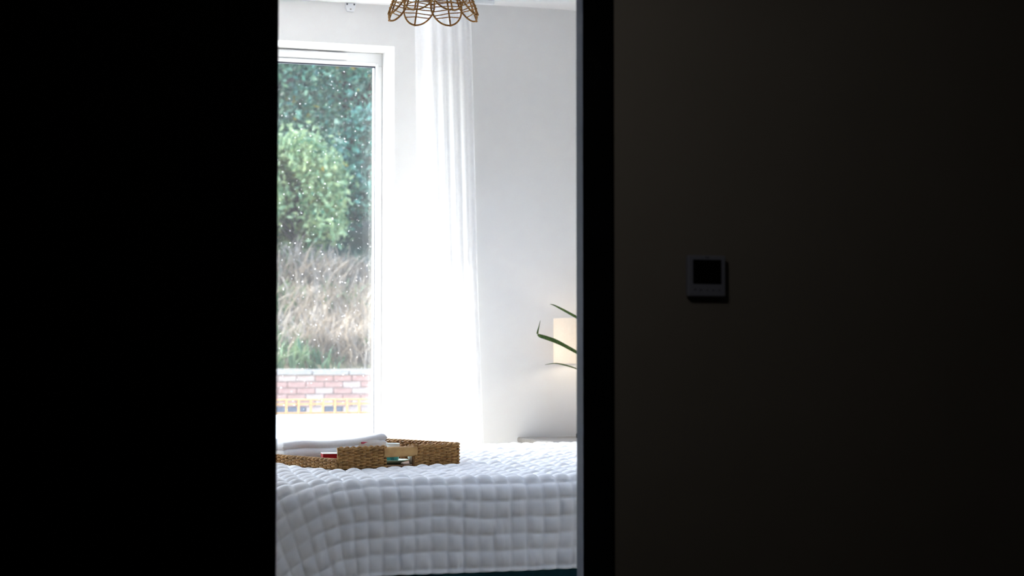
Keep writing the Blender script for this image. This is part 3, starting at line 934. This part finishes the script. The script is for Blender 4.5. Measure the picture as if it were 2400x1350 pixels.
def blades(name, npl, x0, x1, y0, y1, hmin, hmax, material, label, cat, seed, spread=.5, width=.008):
    r = np.random.default_rng(seed)
    cl = r.uniform(0, 1, (max(8, npl // 40), 2)) * [x1 - x0, y1 - y0] + [x0, y0]
    ci = r.integers(0, len(cl), npl)
    b0 = cl[ci] + r.normal(0, .16, (npl, 2))
    b0[:, 1] = np.clip(b0[:, 1], y0, y1)
    z = bank_z(b0[:, 0], b0[:, 1]) - .02
    az = r.uniform(0, 2 * math.pi, npl)
    h = r.uniform(hmin, hmax, npl) * (0.6 + .8 * r.random(len(cl))[ci])
    ln = r.uniform(.1, spread, npl) * h * 1.6
    wd = width * r.uniform(.6, 1.5, npl)
    dx, dy = np.cos(az), np.sin(az)
    px_, py_ = -np.sin(az + r.uniform(-1, 1, npl)), np.cos(az)
    V, F = [], []
    for k, (t_, wk) in enumerate(((0, 1), (.4, .9), (.75, .65), (1, .1))):
        off = ln * t_ ** 2
        zz = z + h * (t_ - .35 * t_ ** 3 * (ln / np.maximum(h, 1e-3)))
        for sg in (-1, 1):
            V.append(np.stack([b0[:, 0] + dx * off + sg * px_ * wd * wk, b0[:, 1] + dy * off + sg * py_ * wd * wk, zz], -1))
    V = np.stack(V, 1)
    base = np.arange(npl)[:, None] * 8
    for k in range(3):
        F.append(base + np.array([[2 * k, 2 * k + 1, 2 * k + 3, 2 * k + 2]]))
    o = np_mesh(name, V.reshape(-1, 3), np.concatenate(F), material)
    tag(o, label, cat, kind='stuff')
    return o


blades('dry_grass', 15000, 2.5, 10.5, 22.42, 27.2, .22, .58, 'grass_dry', 'pale dry straw grass covering the bank', 'grass', 101, .75, .009)
blades('green_weeds', 1700, 2.5, 10.5, 22.42, 23.4, .15, .38, 'grass_green', 'green weeds along the foot of the bank', 'grass', 103, .8, .013)
blades('green_grass', 3800, 2.5, 10.5, 22.42, 27.0, .15, .42, 'grass_green', 'fresh green weeds among the dry grass', 'grass', 102, .8, .013)


def tree(name, loc, crown, rad, n_leaf, n_cl, size, material, label, seed, gold=0, trunk_r=.16):
    """trunk, branches and a leafy crown made of leaf clusters"""
    r = np.random.default_rng(seed)
    root = tag(empty(name, loc), label, 'tree', 'trees above the bank')
    cz = crown
    u = r.normal(0, 1, (n_cl, 3))
    u /= np.linalg.norm(u, axis=1, keepdims=True)
    cc = u * (r.uniform(.45, 1.0, (n_cl, 1)) ** .6) * np.array(rad) + [0, 0, cz]
    cc[:, 2] = np.maximum(cc[:, 2], .25)
    def leaves(nn, nm, mt, par, sd):
        r2 = np.random.default_rng(sd)
        ci = r2.integers(0, n_cl, nn)
        p = cc[ci] + r2.normal(0, 1, (nn, 3)) * np.array(rad) * .14
        p[:, 2] = np.maximum(p[:, 2], .05)
        d = r2.normal(0, 1, (nn, 3)) + [0, 0, -.4]
        d /= np.linalg.norm(d, axis=1, keepdims=True)
        w_ = np.cross(d, r2.normal(0, 1, (nn, 3)))
        w_ /= np.maximum(np.linalg.norm(w_, axis=1, keepdims=True), 1e-6)
        sz = size * r2.uniform(.6, 1.35, (nn, 1))
        nrm = np.cross(d, w_)
        V = np.stack([p - d * sz, p + w_ * sz * .45 - nrm * sz * .12, p + d * sz, p - w_ * sz * .45 - nrm * sz * .12], 1).reshape(-1, 3)
        F = np.arange(nn * 4).reshape(-1, 4)
        o = np_mesh(nm, V, F, mt, par)
        o['kind'] = 'stuff'
        return o
    leaves(n_leaf, 'foliage', material, root, seed + 1)
    if gold:
        leaves(gold, 'yellowing_leaves', 'leaf_gold', root, seed + 2)
    top = np.array([.1, .1, cz])
    MB().tube([(0, 0, -.3), (.05, 0, cz * .3), (-.06, .05, cz * .7), tuple(top)], [trunk_r * 1.3, trunk_r, trunk_r * .8, trunk_r * .5], 9).build('trunk', 'bark', root, smooth=True)
    for k in range(9):
        c = cc[k * (n_cl // 9)]
        zb = min(cz, max(.3, c[2] * .55))
        MB().tube([(0, 0, zb), tuple((np.array([0, 0, zb]) * .5 + c * .5) + [0, 0, .15]), tuple(c)], [trunk_r * .45, trunk_r * .3, trunk_r * .12], 6).build('branch', 'bark', root, smooth=True)
    return root


def on_bank(x, y): return (x, y, float(bank_z(np.array(x), np.array(y))) - .05)

tree('leafy_tree', on_bank(7.6, 30.2), 3.6, (2.3, 1.6, 3.0), 26000, 110, .058, 'leaf_teal', 'dark teal-green leafy tree filling the right of the window view', 201, 260)
tree('leafy_tree', on_bank(5.2, 29.6), 3.4, (1.9, 1.5, 3.1), 22000, 100, .058, 'leaf_mid', 'mid green leafy tree at the left edge of the window view', 211, 160)
tree('leafy_shrub', on_bank(6.05, 27.5), 1.05, (.85, .7, .85), 14000, 70, .055, 'leaf_light', 'bright yellow-green sunlit shrub rising above the dry grass', 221, 120, .06)
tree('leafy_shrub', on_bank(7.75, 28.3), 1.2, (.95, .7, 1.0), 9000, 60, .055, 'leaf_teal', 'dark green shrub behind the right end of the dry grass', 261, 20, .06)
tree('leafy_tree', on_bank(6.4, 33.5), 3.6, (3.0, 1.8, 3.6), 20000, 150, .075, 'leaf_teal', 'tall shadowy tree standing behind the other two', 231, 100)
tree('leafy_shrub', on_bank(4.1, 28.2), 1.2, (1.0, .7, 1.0), 8000, 60, .055, 'leaf_mid', 'mid green shrub at the left end of the dry grass', 271, 20, .06)
tree('leafy_tree', on_bank(10.4, 31.0), 3.8, (2.4, 1.8, 3.2), 9000, 110, .10, 'leaf_mid', 'leafy tree beyond the right edge of the window', 241, 60)
tree('leafy_tree', on_bank(2.6, 31.0), 3.8, (2.4, 1.8, 3.2), 9000, 110, .10, 'leaf_teal', 'leafy tree beyond the left edge of the window', 251, 60)
